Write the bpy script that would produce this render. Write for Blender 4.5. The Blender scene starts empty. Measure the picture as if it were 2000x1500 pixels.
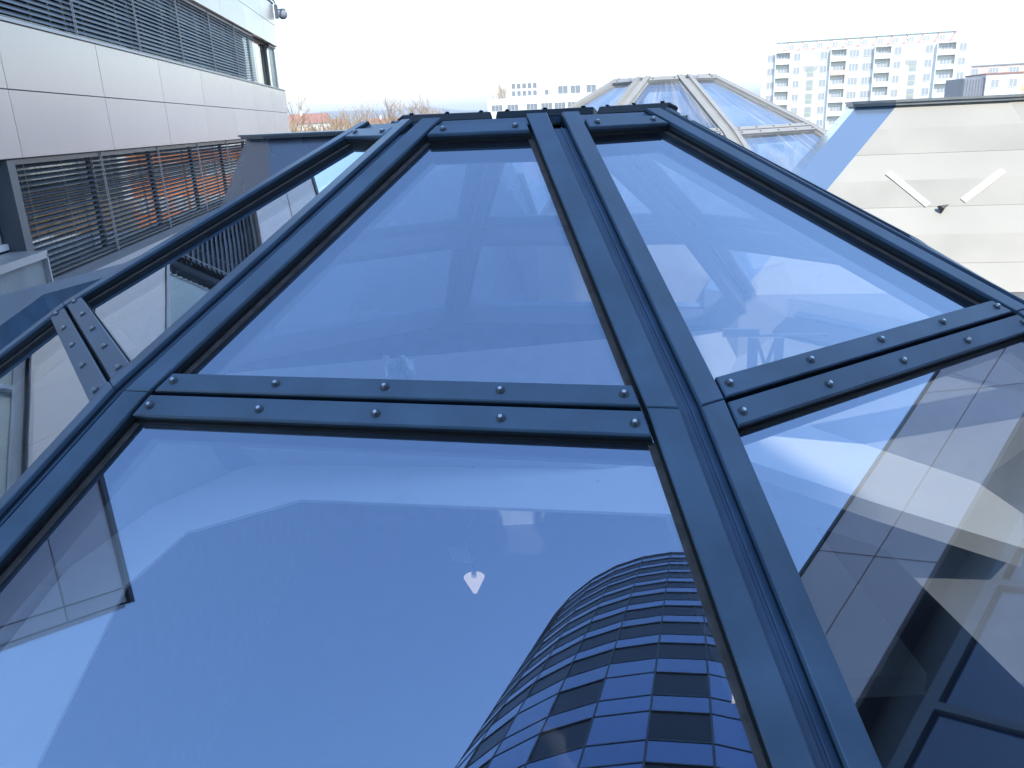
import bpy, bmesh, math, random
from mathutils import Vector as V, Matrix
R = math.radians
C = bpy.context.scene.collection
SC = bpy.context.scene

# ------------------------------------------------------------------ camera, sky, sun, exposure
PITCH, ROLL = R(18.1018), R(2.5766)
cam = bpy.data.cameras.new('camera'); co = bpy.data.objects.new('camera', cam); C.objects.link(co)
cam.lens = 36 * 1580 / 2000; cam.sensor_width = 36; cam.clip_start = .02; cam.clip_end = 20000
cp, sp = math.cos(PITCH), math.sin(PITCH)
U = V((0, sp, cp)); RT = V((1, 0, 0)); FW = V((0, cp, -sp))
c, s = math.cos(ROLL), math.sin(ROLL)
X = RT * c - U * s; Y = RT * s + U * c
m = Matrix((X, Y, -FW)).transposed().to_4x4()
co.matrix_world = m
SC.camera = co

SUN_AZ, SUN_EL = 165, 46          # compass style: clockwise from +Y
w = bpy.data.worlds.new("World"); SC.world = w; w.use_nodes = True
nt = w.node_tree; bg = nt.nodes['Background']
sky = nt.nodes.new('ShaderNodeTexSky'); sky.sky_type = 'NISHITA'; sky.sun_disc = False
sky.sun_elevation = R(SUN_EL); sky.sun_rotation = R(SUN_AZ)
sky.altitude = 200; sky.air_density = 1.4; sky.dust_density = .4; sky.ozone_density = 2.6
nt.links.new(sky.outputs[0], bg.inputs[0]); bg.inputs[1].default_value = 0.15
sd = V((math.sin(R(SUN_AZ)) * math.cos(R(SUN_EL)), math.cos(R(SUN_AZ)) * math.cos(R(SUN_EL)), math.sin(R(SUN_EL))))
sl = bpy.data.lights.new('sun', 'SUN'); sl.energy = 2.0; sl.angle = R(.53); sl.color = (1, .95, .87)
so = bpy.data.objects.new('sun', sl); C.objects.link(so); so.location = sd * 60
so.rotation_euler = (-sd).to_track_quat('-Z', 'Y').to_euler()
SC.view_settings.view_transform = 'Standard'; SC.view_settings.look = 'None'
SC.view_settings.gamma = 1; SC.view_settings.use_curve_mapping = False
SC.view_settings.exposure = 1.35
SC.render.engine = 'CYCLES'
SC.cycles.max_bounces = 14; SC.cycles.transparent_max_bounces = 24
SC.cycles.glossy_bounces = 6; SC.cycles.diffuse_bounces = 4

# ------------------------------------------------------------------ materials
MATS = {}
def mat(name, col, rough=.6, metal=0., noise=0., nscale=8., bump=0., bscale=40., spec=.5, coat=0., rnd=0.):
    m = bpy.data.materials.new(name); m.use_nodes = True
    t = m.node_tree; b = t.nodes['Principled BSDF']
    b.inputs['Roughness'].default_value = rough; b.inputs['Metallic'].default_value = metal
    b.inputs['Specular IOR Level'].default_value = spec; b.inputs['Coat Weight'].default_value = coat
    b.inputs['Base Color'].default_value = (*col, 1)
    tc = t.nodes.new('ShaderNodeTexCoord')
    if noise:
        n = t.nodes.new('ShaderNodeTexNoise'); n.inputs['Scale'].default_value = nscale; n.inputs['Detail'].default_value = 6
        t.links.new(tc.outputs['Object'], n.inputs['Vector'])
        r = t.nodes.new('ShaderNodeValToRGB')
        r.color_ramp.elements[0].position = .3; r.color_ramp.elements[1].position = .7
        r.color_ramp.elements[0].color = (*[x * (1 - noise) for x in col], 1)
        r.color_ramp.elements[1].color = (*[min(1, x * (1 + noise)) for x in col], 1)
        t.links.new(n.outputs[0], r.inputs[0]); t.links.new(r.outputs[0], b.inputs['Base Color'])
        q = t.nodes.new('ShaderNodeMapRange'); q.inputs[3].default_value = max(0, rough - .07); q.inputs[4].default_value = min(1, rough + .1)
        t.links.new(n.outputs[0], q.inputs[0]); t.links.new(q.outputs[0], b.inputs['Roughness'])
    if bump:
        n2 = t.nodes.new('ShaderNodeTexNoise'); n2.inputs['Scale'].default_value = bscale; n2.inputs['Detail'].default_value = 4
        t.links.new(tc.outputs['Object'], n2.inputs['Vector'])
        bp = t.nodes.new('ShaderNodeBump'); bp.inputs['Strength'].default_value = bump; bp.inputs['Distance'].default_value = .01
        t.links.new(n2.outputs[0], bp.inputs['Height']); t.links.new(bp.outputs[0], b.inputs['Normal'])
    if rnd:
        oi = t.nodes.new('ShaderNodeObjectInfo'); hv = t.nodes.new('ShaderNodeHueSaturation'); mr = t.nodes.new('ShaderNodeMapRange')
        mr.inputs[3].default_value = 1 - rnd; mr.inputs[4].default_value = 1 + rnd
        lk = b.inputs['Base Color'].links
        if lk: t.links.new(lk[0].from_socket, hv.inputs['Color'])
        else: hv.inputs['Color'].default_value = (*col, 1)
        t.links.new(oi.outputs['Random'], mr.inputs[0]); t.links.new(mr.outputs[0], hv.inputs['Value']); t.links.new(hv.outputs[0], b.inputs['Base Color'])
    MATS[name] = m
    return m

def glass(name, base, gcol, tcol, rough=0., warp=0., dust=0., edge=False):
    m = bpy.data.materials.new(name); m.use_nodes = True
    t = m.node_tree; t.nodes.clear()
    o = t.nodes.new('ShaderNodeOutputMaterial'); mx = t.nodes.new('ShaderNodeMixShader')
    g = t.nodes.new('ShaderNodeBsdfGlossy'); g.inputs['Color'].default_value = (*gcol, 1); g.inputs['Roughness'].default_value = rough
    tr = t.nodes.new('ShaderNodeBsdfTransparent'); tr.inputs['Color'].default_value = (*tcol, 1)
    lw = t.nodes.new('ShaderNodeLayerWeight'); lw.inputs['Blend'].default_value = .5
    p = t.nodes.new('ShaderNodeMath'); p.operation = 'POWER'; p.inputs[1].default_value = 2.6
    ma = t.nodes.new('ShaderNodeMath'); ma.operation = 'MULTIPLY_ADD'; ma.inputs[1].default_value = 1 - base; ma.inputs[2].default_value = base
    t.links.new(lw.outputs['Facing'], p.inputs[0]); t.links.new(p.outputs[0], ma.inputs[0]); t.links.new(ma.outputs[0], mx.inputs[0])
    t.links.new(tr.outputs[0], mx.inputs[1]); t.links.new(g.outputs[0], mx.inputs[2])
    if edge:          # the solar coating is on the outside: from the room side the pane mirrors less
        ge = t.nodes.new('ShaderNodeNewGeometry'); bf = t.nodes.new('ShaderNodeMath'); bf.operation = 'MULTIPLY_ADD'; bf.inputs[1].default_value = -.65; bf.inputs[2].default_value = 1
        mm = t.nodes.new('ShaderNodeMath'); mm.operation = 'MULTIPLY'
        t.links.new(ge.outputs['Backfacing'], bf.inputs[0]); t.links.new(bf.outputs[0], mm.inputs[0]); t.links.new(ma.outputs[0], mm.inputs[1]); t.links.new(mm.outputs[0], mx.inputs[0])
        # coating colour fades to a neutral mirror at grazing angles
        cm = t.nodes.new('ShaderNodeMix'); cm.data_type = 'RGBA'
        cm.inputs[6].default_value = (*gcol, 1); cm.inputs[7].default_value = (1, 1, 1, 1)
        t.links.new(p.outputs[0], cm.inputs[0]); t.links.new(cm.outputs[2], g.inputs['Color'])
    last = mx
    if warp:
        tc = t.nodes.new('ShaderNodeTexCoord'); n = t.nodes.new('ShaderNodeTexNoise'); n.inputs['Scale'].default_value = 1.3; n.inputs['Detail'].default_value = 1
        bp = t.nodes.new('ShaderNodeBump'); bp.inputs['Strength'].default_value = warp; bp.inputs['Distance'].default_value = .01
        t.links.new(tc.outputs['Object'], n.inputs['Vector']); t.links.new(n.outputs[0], bp.inputs['Height']); t.links.new(bp.outputs[0], g.inputs['Normal'])
    if dust:
        tc = t.nodes.new('ShaderNodeTexCoord'); n = t.nodes.new('ShaderNodeTexNoise'); n.inputs['Scale'].default_value = 3; n.inputs['Detail'].default_value = 9
        mr = t.nodes.new('ShaderNodeMapRange'); mr.inputs[1].default_value = .35; mr.inputs[2].default_value = .8; mr.inputs[3].default_value = dust * .4; mr.inputs[4].default_value = dust * 1.6
        df = t.nodes.new('ShaderNodeBsdfDiffuse'); df.inputs[0].default_value = (.55, .55, .53, 1)
        v = t.nodes.new('ShaderNodeTexVoronoi'); v.inputs['Scale'].default_value = 9
        lt = t.nodes.new('ShaderNodeMath'); lt.operation = 'LESS_THAN'; lt.inputs[1].default_value = .03
        sc = t.nodes.new('ShaderNodeMath'); sc.operation = 'MULTIPLY'; sc.inputs[1].default_value = .35
        ad = t.nodes.new('ShaderNodeMath'); ad.operation = 'ADD'; ad.use_clamp = True
        t.links.new(tc.outputs['Object'], n.inputs['Vector']); t.links.new(tc.outputs['Object'], v.inputs['Vector'])
        t.links.new(n.outputs[0], mr.inputs[0]); t.links.new(v.outputs['Distance'], lt.inputs[0]); t.links.new(lt.outputs[0], sc.inputs[0])
        t.links.new(mr.outputs[0], ad.inputs[0]); t.links.new(sc.outputs[0], ad.inputs[1])
        sx = t.nodes.new('ShaderNodeSeparateXYZ'); at = t.nodes.new('ShaderNodeMath'); at.operation = 'ARCTAN2'
        sc2 = t.nodes.new('ShaderNodeMath'); sc2.operation = 'MULTIPLY'; sc2.inputs[1].default_value = 22
        cb = t.nodes.new('ShaderNodeCombineXYZ'); n3 = t.nodes.new('ShaderNodeTexNoise'); n3.inputs['Scale'].default_value = 1.0; n3.inputs['Detail'].default_value = 7; n3.inputs['Roughness'].default_value = .7
        m3 = t.nodes.new('ShaderNodeMapRange'); m3.inputs[1].default_value = .5; m3.inputs[2].default_value = .85; m3.inputs[3].default_value = 0; m3.inputs[4].default_value = dust * 5
        a3 = t.nodes.new('ShaderNodeMath'); a3.operation = 'ADD'; a3.use_clamp = True
        t.links.new(tc.outputs['Object'], sx.inputs[0]); t.links.new(sx.outputs[1], at.inputs[0]); t.links.new(sx.outputs[0], at.inputs[1])
        t.links.new(at.outputs[0], sc2.inputs[0]); t.links.new(sc2.outputs[0], cb.inputs[0]); t.links.new(sx.outputs[2], cb.inputs[1])
        t.links.new(cb.outputs[0], n3.inputs['Vector']); t.links.new(n3.outputs[0], m3.inputs[0])
        t.links.new(ad.outputs[0], a3.inputs[0]); t.links.new(m3.outputs[0], a3.inputs[1]); ad = a3
        m2 = t.nodes.new('ShaderNodeMixShader'); t.links.new(ad.outputs[0], m2.inputs[0])
        t.links.new(mx.outputs[0], m2.inputs[1]); t.links.new(df.outputs[0], m2.inputs[2]); last = m2
    t.links.new(last.outputs[0], o.inputs[0])
    MATS[name] = m
    return m

M_PAINT = mat('anthracite_paint', (.088, .158, .240),   .34, noise=.20, nscale=6, rnd=.06, bump=.02, bscale=220)
M_PAINT2 = mat('anthracite_paint_gutter', (.060, .120, .205), .4, noise=.22, nscale=7)
M_PALE = mat('pale_grey_frame', (.38, .375, .35), .4, noise=.06)  # far dome frames, paler than those of the near dome
M_RUB = mat('black_rubber', (.012, .013, .014), .6)
M_EDGE = mat('edge_sealant', (.11, .10, .095), .7, noise=.3, nscale=30)
M_SIDE = mat('shaded_side_paint', (.018, .034, .048), .45)  # dark tone put in for the shade on cap and bar sides
M_STEEL = mat('screw_steel', (.62, .66, .70), .3, metal=.9)
M_WASH = mat('washer_grey', (.10, .12, .14), .35, metal=.6)
M_INNER = mat('inner_frame_grey', (.085, .10, .13), .5, noise=.05)
M_WELL = mat('light_well_plaster', (.72, .72, .70), .9, noise=.05, nscale=2)
M_FLOOR = mat('atrium_floor', (.05, .055, .065), .6, noise=.2, nscale=1.5)
M_PANE = glass('blue_solar_glass', .36, (.54, .72, 1.0), (.99, 1.0, 1.0), dust=.011, edge=True, warp=.05)
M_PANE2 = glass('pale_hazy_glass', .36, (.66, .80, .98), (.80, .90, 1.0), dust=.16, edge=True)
M_PANEIN = glass('glass_inner_face', .04, (1, 1, 1), (.97, .99, 1))
M_PANEL = mat('silver_panel', (.55, .455, .425), .2, metal=.25, noise=.03, nscale=.6, rnd=.05)
M_SLAT = mat('dark_slat', (.085, .095, .115), .38, metal=.3, rnd=.18)
M_WIN = mat('window_glass_dark', (.02, .024, .028), .03, spec=1.0, coat=1)
M_WINB = mat('window_glass_blue', (.012, .03, .075), .03, spec=1.0, coat=1)
M_SPAN = mat('blue_spandrel_glass', (.20, .32, .60), .10, metal=.7, spec=1.0, coat=1, noise=.05, nscale=.3, rnd=.12)
M_FRAME = mat('window_frame_grey', (.10, .115, .135), .45)
M_WALL = mat('grey_render_wall', (.30, .31, .32), .9, noise=.12, nscale=3, bump=.2)
M_SILL = mat('sill_metal', (.42, .41, .43), .4, metal=.3, noise=.06)
M_DARK = mat('dark_metal_and_recess_shade', (.05, .055, .065), .5)
M_WHITE = mat('white_render', (.80, .80, .78), .9, noise=.03, nscale=.4)
M_CREAM = mat('cream_render', (.62, .62, .56), .9, noise=.05, nscale=.4)
M_YEL = mat('yellow_render', (.70, .56, .25), .9, noise=.05)
M_PINK = mat('pink_render', (.68, .55, .47), .9, noise=.05)
M_ORANGE = mat('orange_render', (.72, .26, .10), .85, noise=.15, nscale=.5)
M_RED = mat('red_roof_tile', (.36, .17, .13), .8, noise=.2, nscale=2)
M_GREEN = mat('green_glass_block', (.48, .55, .38), .4, noise=.08)
M_GREYC = mat('grey_cladding', (.25, .26, .30), .7, noise=.1, nscale=1)
M_TWIN = mat('smoked_window', (.024, .020, .017), .25, spec=.25, noise=.4, nscale=.5, rnd=.6)
M_STRUT = mat('faded_red_paint', (.46, .26, .23), .7)
M_GROOF = mat('pale_green_roof', (.45, .58, .52), .6)
M_LITE = mat('bright_room_glass', (.50, .55, .52), .12, spec=.8, noise=.2, nscale=.8)  # pale colour stands for the bright room behind the glass
M_BARK = mat('bark', (.17, .12, .09), .95, noise=.3, nscale=3)
M_TWIG = mat('twig', (.42, .29, .17), .95, noise=.35, nscale=2)
M_GROUND = mat('dry_grass', (.17, .15, .10), 1, noise=.35, nscale=.05)
M_ASPH = mat('asphalt', (.06, .06, .06), .9, noise=.2, nscale=.3)
M_DECK = mat('white_roof_membrane', (.72, .72, .70), .95, noise=.25, nscale=1.2, bump=.3)
M_HILL = mat('wooded_hill', (.06, .075, .06), 1, noise=.4, nscale=.003)
M_BEIGE = mat('beige_sheet', (.46, .45, .40), .42, noise=.06, nscale=1.6, bump=.03, bscale=8)
M_BEIGE2 = mat('beige_sheet_alt', (.42, .41, .36), .45, noise=.10, nscale=2.2, bump=.03, bscale=8)  # slightly darker beige for every other row
M_GSHEET = mat('blue_grey_sheet', (.20, .24, .30), .25, metal=.3, noise=.05, nscale=2)
M_BSHEET = mat('sky_tint_sheet', (.36, .48, .62), .18, metal=.55, noise=.03, nscale=1)  # sky mirrored by the shaded lantern side is put into this colour
M_CAPM = mat('cap_sheet', (.33, .36, .36), .4, metal=.3, noise=.1)
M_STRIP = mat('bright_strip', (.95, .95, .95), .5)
M_FOIL = mat('plastic_foil', (.8, .82, .85), .18, spec=.8)
M_LAMPW = mat('white_plastic', (.8, .8, .8), .4)

# ------------------------------------------------------------------ builders
class MB:
    def __init__(s): s.v = []; s.f = []; s.m = []
    def face(s, pts, mi=0):
        n = len(s.v); s.v += [tuple(p) for p in pts]; s.f.append(list(range(n, n + len(pts)))); s.m.append(mi)
    def prism(s, bot, top, mi=0, mtop=None, mbot=None):
        n = len(s.v); k = len(bot); s.v += [tuple(p) for p in bot] + [tuple(p) for p in top]
        s.f.append([n + i for i in range(k)][::-1]); s.m.append(mi if mbot is None else mbot)
        s.f.append([n + k + i for i in range(k)]); s.m.append(mi if mtop is None else mtop)
        for i in range(k):
            j = (i + 1) % k; s.f.append([n + i, n + j, n + k + j, n + k + i]); s.m.append(mi)
    def box(s, x0, x1, y0, y1, z0, z1, mi=0):
        b = [(x0, y0), (x1, y0), (x1, y1), (x0, y1)]
        s.prism([(x, y, z0) for x, y in b], [(x, y, z1) for x, y in b], mi)
    def slab(s, q, n, h0, h1, ch=0., mi=0, mtop=None, mbot=None):
        """quad q (ccw seen from n) extruded between h0 and h1 along n, top edge chamfered"""
        q = [V(p) for p in q]
        if ch <= 0:
            s.prism([p + n * h0 for p in q], [p + n * h1 for p in q], mi, mtop, mbot); return
        k = len(q); ins = []
        for i in range(k):
            a = (q[i] - q[i - 1]).normalized(); b = (q[(i + 1) % k] - q[i]).normalized()
            na = n.cross(a); nb = n.cross(b); d = (na + nb); d = d / max(.2, d.dot(na))
            ins.append(q[i] + d * ch)
        o = len(s.v)
        s.v += [tuple(p + n * h0) for p in q] + [tuple(p + n * (h1 - ch)) for p in q] + [tuple(p + n * h1) for p in ins]
        s.f.append([o + i for i in range(k)][::-1]); s.m.append(mi)
        for lv in (0, 1):
            for i in range(k):
                j = (i + 1) % k; s.f.append([o + lv * k + i, o + lv * k + j, o + lv * k + k + j, o + lv * k + k + i]); s.m.append(mi)
        s.f.append([o + 2 * k + i for i in range(k)]); s.m.append(mi if mtop is None else mtop)
    def tube(s, a, b, r0, r1, k=5, mi=0):
        a = V(a); b = V(b); d = (b - a).normalized(); u = d.orthogonal().normalized(); w = d.cross(u)
        s.prism([a + (u * math.cos(t) + w * math.sin(t)) * r0 for t in [2 * math.pi * i / k for i in range(k)]],
                [b + (u * math.cos(t) + w * math.sin(t)) * r1 for t in [2 * math.pi * i / k for i in range(k)]], mi)
    def mesh(s, name, mats):
        me = bpy.data.meshes.new(name); me.from_pydata(s.v, [], s.f)
        for m in (mats if isinstance(mats, (list, tuple)) else [mats]): me.materials.append(m)
        me.polygons.foreach_set('material_index', s.m)
        bm = bmesh.new(); bm.from_mesh(me); bmesh.ops.recalc_face_normals(bm, faces=bm.faces); bm.to_mesh(me); bm.free()
        return me
    def build(s, name, mats, parent=None, **k):
        return inst(name, s.mesh(name, mats), parent, **k)

def inst(name, me, parent=None, loc=None, rot=None, mw=None, kind=None, label=None):
    o = bpy.data.objects.new(name, me); C.objects.link(o)
    if parent is not None: o.parent = parent
    if mw is not None: o.matrix_local = mw
    if loc is not None: o.location = loc
    if rot is not None: o.rotation_euler = rot
    if kind: o['kind'] = kind
    if label: o['label'] = label
    return o
def tag(o, label, cat, group=None):
    o['label'] = label; o['category'] = cat
    if group: o['group'] = group
    return o
def thing(name, loc, rz, label, cat, group=None):
    o = bpy.data.objects.new(name, None); C.objects.link(o); o.location = loc; o.rotation_euler = (0, 0, rz)
    o.empty_display_size = .3
    return tag(o, label, cat, group)
def copy_tree(o, parent=None):
    c = o.copy(); C.objects.link(c)
    if parent is not None: c.parent = parent
    for ch in list(o.children): copy_tree(ch, c)
    return c
def struct(name, mb, m, kind='structure'):
    o = mb.build(name, m); o['kind'] = kind; return o

# ------------------------------------------------------------------ ground, hills, roof deck
GZ = -16.0
g = MB(); g.face([(-9000, -9000, GZ), (9000, -9000, GZ), (9000, 9000, GZ), (-9000, 9000, GZ)]); struct('ground', g, M_GROUND)
g = MB(); g.face([(-90, 84, GZ + .01), (160, 62, GZ + .01), (160, 76, GZ + .01), (-90, 98, GZ + .01)]); struct('road', g, M_ASPH)
random.seed(3)
h = MB(); N = 150
prof = []
for i in range(N + 1):
    a = R(-75 + 150 * i / N); dd = 3900 + 500 * math.sin(i * .21)
    e = 62 + 26 * math.sin(i * .13 + .5) + 14 * math.sin(i * .37 + 1) + 5 * math.sin(i * 1.1) + 2.5 * random.random()
    prof.append((a, dd, max(25, e)))
for i in range(N):
    (a0, d0, e0), (a1, d1, e1) = prof[i], prof[i + 1]
    P = lambda a, d, z: (math.sin(a) * d, math.cos(a) * d, z)
    rows0 = [P(a0, d0 - 900, GZ - 1), P(a0, d0 - 450, e0 * .55), P(a0, d0, e0), P(a0, d0 + 900, e0 * .4), P(a0, d0 + 1800, GZ - 1)]
    rows1 = [P(a1, d1 - 900, GZ - 1), P(a1, d1 - 450, e1 * .55), P(a1, d1, e1), P(a1, d1 + 900, e1 * .4), P(a1, d1 + 1800, GZ - 1)]
    for k in range(4): h.face([rows0[k], rows1[k], rows1[k + 1], rows0[k + 1]])
struct('hills', h, M_HILL)

# ------------------------------------------------------------------ dome skylight
TH0 = R(189.483); RM, RTOP, ZT = 1.8466, .6391, .6176
BETA = R(33); LR = 1.5
RB, ZB = RM + LR * math.cos(BETA), -LR * math.sin(BETA)
DECK = -2.7
def ring(r, z, k): return V((r * math.cos(TH0 + k * math.pi / 4), r * math.sin(TH0 + k * math.pi / 4), z))
bm = bmesh.new(); bmesh.ops.create_cone(bm, cap_ends=True, segments=20, radius1=.0115, radius2=.0115, depth=.0022)
bmesh.ops.translate(bm, verts=bm.verts, vec=(0, 0, .0011))
r2 = bmesh.ops.create_cone(bm, cap_ends=True, segments=20, radius1=.0092, radius2=.0072, depth=.0018)
bmesh.ops.translate(bm, verts=r2['verts'], vec=(0, 0, .0031))
r3 = bmesh.ops.create_cone(bm, cap_ends=True, segments=6, radius1=.0058, radius2=.0050, depth=.0060)
bmesh.ops.translate(bm, verts=r3['verts'], vec=(0, 0, .0065))
SCREW = bpy.data.meshes.new('screw'); bm.to_mesh(SCREW); bm.free(); SCREW.materials.append(M_STEEL); SCREW.materials.append(M_WASH)
for p in SCREW.polygons:
    if p.center.z < .0041: p.material_index = 1
    p.use_smooth = len(p.vertices) == 4 and p.center.z < .0041

class Facet:
    def __init__(s, A, B, Cc, D):          # A,B along the ring edge (B to the right seen from outside), C above B, D above A
        s.A, s.B, s.C, s.D = A, B, Cc, D
        s.e = (B - A).normalized(); s.n = (B - A).cross(D - A).normalized()
        s.g = s.n.cross(s.e).normalized(); s.L = (D - A).dot(s.g)
        s.dl = (D - A).normalized(); s.dr = (Cc - B).normalized()
    def pt(s, q, side, o):
        if side == 'l': d, base, sg = s.dl, s.A, 1
        else: d, base, sg = s.dr, s.B, -1
        sn = abs(s.e.cross(d).length)
        return base + d * (q / d.dot(s.g)) + s.e * (sg * o / sn)
    def strip(s, q0, q1, ol, orr):         # between the two ribs
        return [s.pt(q0, 'l', ol), s.pt(q0, 'r', orr), s.pt(q1, 'r', orr), s.pt(q1, 'l', ol)]
    def rib(s, q0, q1, side, o0, o1):
        if side == 'l': return [s.pt(q0, 'l', o0), s.pt(q0, 'l', o1), s.pt(q1, 'l', o1), s.pt(q1, 'l', o0)]
        return [s.pt(q0, 'r', o1), s.pt(q0, 'r', o0), s.pt(q1, 'r', o0), s.pt(q1, 'r', o1)]

def screws(bar, f, q, ol, orr, n, h):
    a, b = f.pt(q, 'l', ol), f.pt(q, 'r', orr)
    mt = Matrix((f.e, f.g, f.n)).transposed().to_4x4()
    for i in range(n):
        p = a.lerp(b, i / (n - 1)) + f.n * h
        mm = Matrix.Translation(p) @ mt @ Matrix.Rotation(random.uniform(0, 6), 4, 'Z') @ Matrix.Rotation(random.uniform(-.05, .05), 4, 'X')
        inst('screw', SCREW, bar, mw=mm)

def make_dome(loc, label, group, drum_h):
    root = thing('dome_skylight', loc, 0, label, 'skylight', group)
    oc0, oc1 = .027, .091
    for j in range(8):
        k = j + 1
        up = Facet(ring(RM, 0, j), ring(RM, 0, k), ring(RTOP, ZT, k), ring(RTOP, ZT, j))
        lo_ = Facet(ring(RB, ZB, j), ring(RB, ZB, k), ring(RM, 0, k), ring(RM, 0, j))
        for f, tier in ((up, 0), (lo_, 1)):
            L = f.L
            q0, q1 = 0, L
            # panes
            mb = MB(); mb.slab(f.strip(.012 if tier == 0 else .05, L - (.058 if tier == 0 else .012), .045, .045), f.n, -.060, -.036, 0, 1, mtop=0)
            mb.build('glass_pane', [M_PANE, M_PANEIN], root)
            # caps beside the ribs
            for side in 'lr':
                mb = MB()
                mb.slab(f.rib(.0012 if tier == 0 else 0, L - (.0 if tier == 0 else .0012), side, oc0, oc1), f.n, -.011, 0, .0025)
                mb.slab(f.rib(.0014 if tier == 0 else 0, L - (.0002 if tier == 0 else .0014), side, oc0 + .0012, oc1 - .0012), f.n, -.027, -.011, 0, 4)
                mb.slab(f.rib(0, L - .002, side, oc0 + .002, oc1 + .0035), f.n, -.0355, -.027, 0, 1)
                mb.slab(f.rib(.07, L - .07, side, oc1 + .003, oc1 + .019), f.n, -.036, -.0335, 0, 2)
                mb.slab(f.rib(0, L - (.075 if tier == 0 else .002), side, 0, oc0 + .001), f.n, -.03, -.019, 0, 3)
                if side == 'l': mb.slab(f.rib(0, L - (.075 if tier == 0 else .002), side, .006, .0095), f.n, -.0192, -.013, .001, 3)
                mb.slab(f.rib(0, L - .002, side, 0, .03), f.n, -.075, -.05, 0, 1)
                mb.build('rib_cap', [M_PAINT, M_RUB, M_EDGE, M_PAINT2, M_SIDE], root)
                mb = MB(); mb.slab(f.rib(0, L, side, 0, .042), f.n, -.175, -.0765)
                mb.build('inner_rafter', M_INNER, root)
            # horizontal bars
            if tier == 0: qa, qb = .006, .066
            else: qa, qb = L - .070, L - .008
            mb = MB()
            mb.slab(f.strip(qa, qb, oc1 + .010, oc1 + .010), f.n, -.012, -.003, .003)
            mb.slab(f.strip(qa + .001, qb - .001, oc1 + .011, oc1 + .011), f.n, -.024, -.012, 0, 3)
            mb.slab(f.strip(qa + .001, qb + .003 if tier == 0 else qb - .002, oc1 + .008, oc1 + .008), f.n, -.0355, -.024, 0, 1)
            if tier: mb.slab(f.strip(qa - .005, qa + .002, oc1 + .012, oc1 + .012), f.n, -.0355, -.028, 0, 1)
            else: mb.slab(f.strip(-.004, .008, oc1, oc1), f.n, -.040, -.030, 0, 1)
            bar = mb.build('cross_bar', [M_PAINT, M_RUB, M_EDGE, M_SIDE], root)
            if j != 3: screws(bar, f, (qa + qb) / 2 + (.002 if tier == 0 else -.002), oc1 + .035, oc1 + .035, 5, -.003)
            mb = MB()
            mb.slab(f.strip(0 if tier == 0 else L - .05, .05 if tier == 0 else L, .043, .043), f.n, -.165, -.0765)
            mb.build('inner_ring_beam', M_INNER, root)
            if tier == 0:
                mb = MB()
                mb.slab(f.strip(L - .105, L - .050, oc1 + .012, oc1 + .012), f.n, -.012, -.001, .003)
                mb.slab(f.strip(L - .104, L - .052, oc1 + .013, oc1 + .013), f.n, -.024, -.012, 0, 2)
                mb.slab(f.strip(L - .107, L - .048, oc1 + .010, oc1 + .010), f.n, -.0355, -.024, 0, 1)
                bar = mb.build('cross_bar', [M_PAINT, M_RUB, M_SIDE], root)
                screws(bar, f, L - .078, oc1 + .05, oc1 + .05, 2, -.001)
                mb = MB(); mb.slab(f.strip(L - .049, L - .001, oc1 + .002, oc1 + .002), f.n, -.034, -.014, .001); mb.build('top_flashing', M_PAINT, root)
                if j in (4, 5, 6):
                    mb = MB(); mb.slab(f.strip(L - .040, L + .004, .012, .012), f.n, -.012, .026, .006, 0, mtop=1)
                    bar = mb.build('rim_bar', [M_SIDE, M_PAINT], root)
                    screws(bar, f, L - .004, .06, .06, 3, .027)
                mb = MB(); mb.slab(f.strip(L - .105, L, .03, .03), f.n, -.12, -.0605); mb.build('inner_top_beam', M_INNER, root)
            else:
                mb = MB()
                mb.slab(f.strip(0, .06, 0, 0), f.n, -.034, .004, .003)
                mb.build('base_flashing', M_PAINT, root)
                mb = MB(); mb.slab(f.strip(0, .08, 0, 0), f.n, -.19, -.0605); mb.build('inner_base_beam', M_INNER, root)
        # curb below the glass
        a, b = ring(RB + .01, ZB - .002, j), ring(RB + .01, ZB - .002, k)
        a2, b2 = ring(RB - .16, ZB - .1, j), ring(RB - .16, ZB - .1, k)
        mb = MB(); dz = V((0, 0, -(drum_h)))
        mb.prism([a, b, b2, a2], [a + dz, b + dz, b2 + V((0, 0, .1)) + dz, a2 + V((0, 0, .1)) + dz])
        mb.build('curb', M_PAINT2, root)
    mb = MB(); mb.prism([ring(RTOP - .004, ZT - .034, k) for k in range(8)], [ring(RTOP - .004, ZT - .014, k) for k in range(8)])
    mb.build('top_plate', M_PAINT, root)
    return root

random.seed(5)
D1 = (.0771, 3.4362, -.6)
D2 = (2.0271, 10.5596, -.2039)
dome = make_dome(D1, 'near dark framed dome skylight filling the foreground with blue reflecting panes', 'dome skylights on the roof', D1[2] + ZB - DECK + .0)
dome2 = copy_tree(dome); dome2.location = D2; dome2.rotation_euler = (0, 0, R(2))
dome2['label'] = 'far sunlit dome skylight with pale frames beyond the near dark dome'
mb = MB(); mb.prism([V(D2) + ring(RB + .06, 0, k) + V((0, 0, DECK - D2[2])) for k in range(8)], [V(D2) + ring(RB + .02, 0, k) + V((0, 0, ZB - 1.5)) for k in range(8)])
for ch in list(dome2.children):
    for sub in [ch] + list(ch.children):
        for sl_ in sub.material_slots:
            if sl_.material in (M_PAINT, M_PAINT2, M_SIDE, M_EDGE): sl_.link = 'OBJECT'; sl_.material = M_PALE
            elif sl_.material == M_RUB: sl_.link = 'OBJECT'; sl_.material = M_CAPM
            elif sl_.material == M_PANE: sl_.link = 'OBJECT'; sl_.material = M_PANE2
pl = MB()
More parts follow.
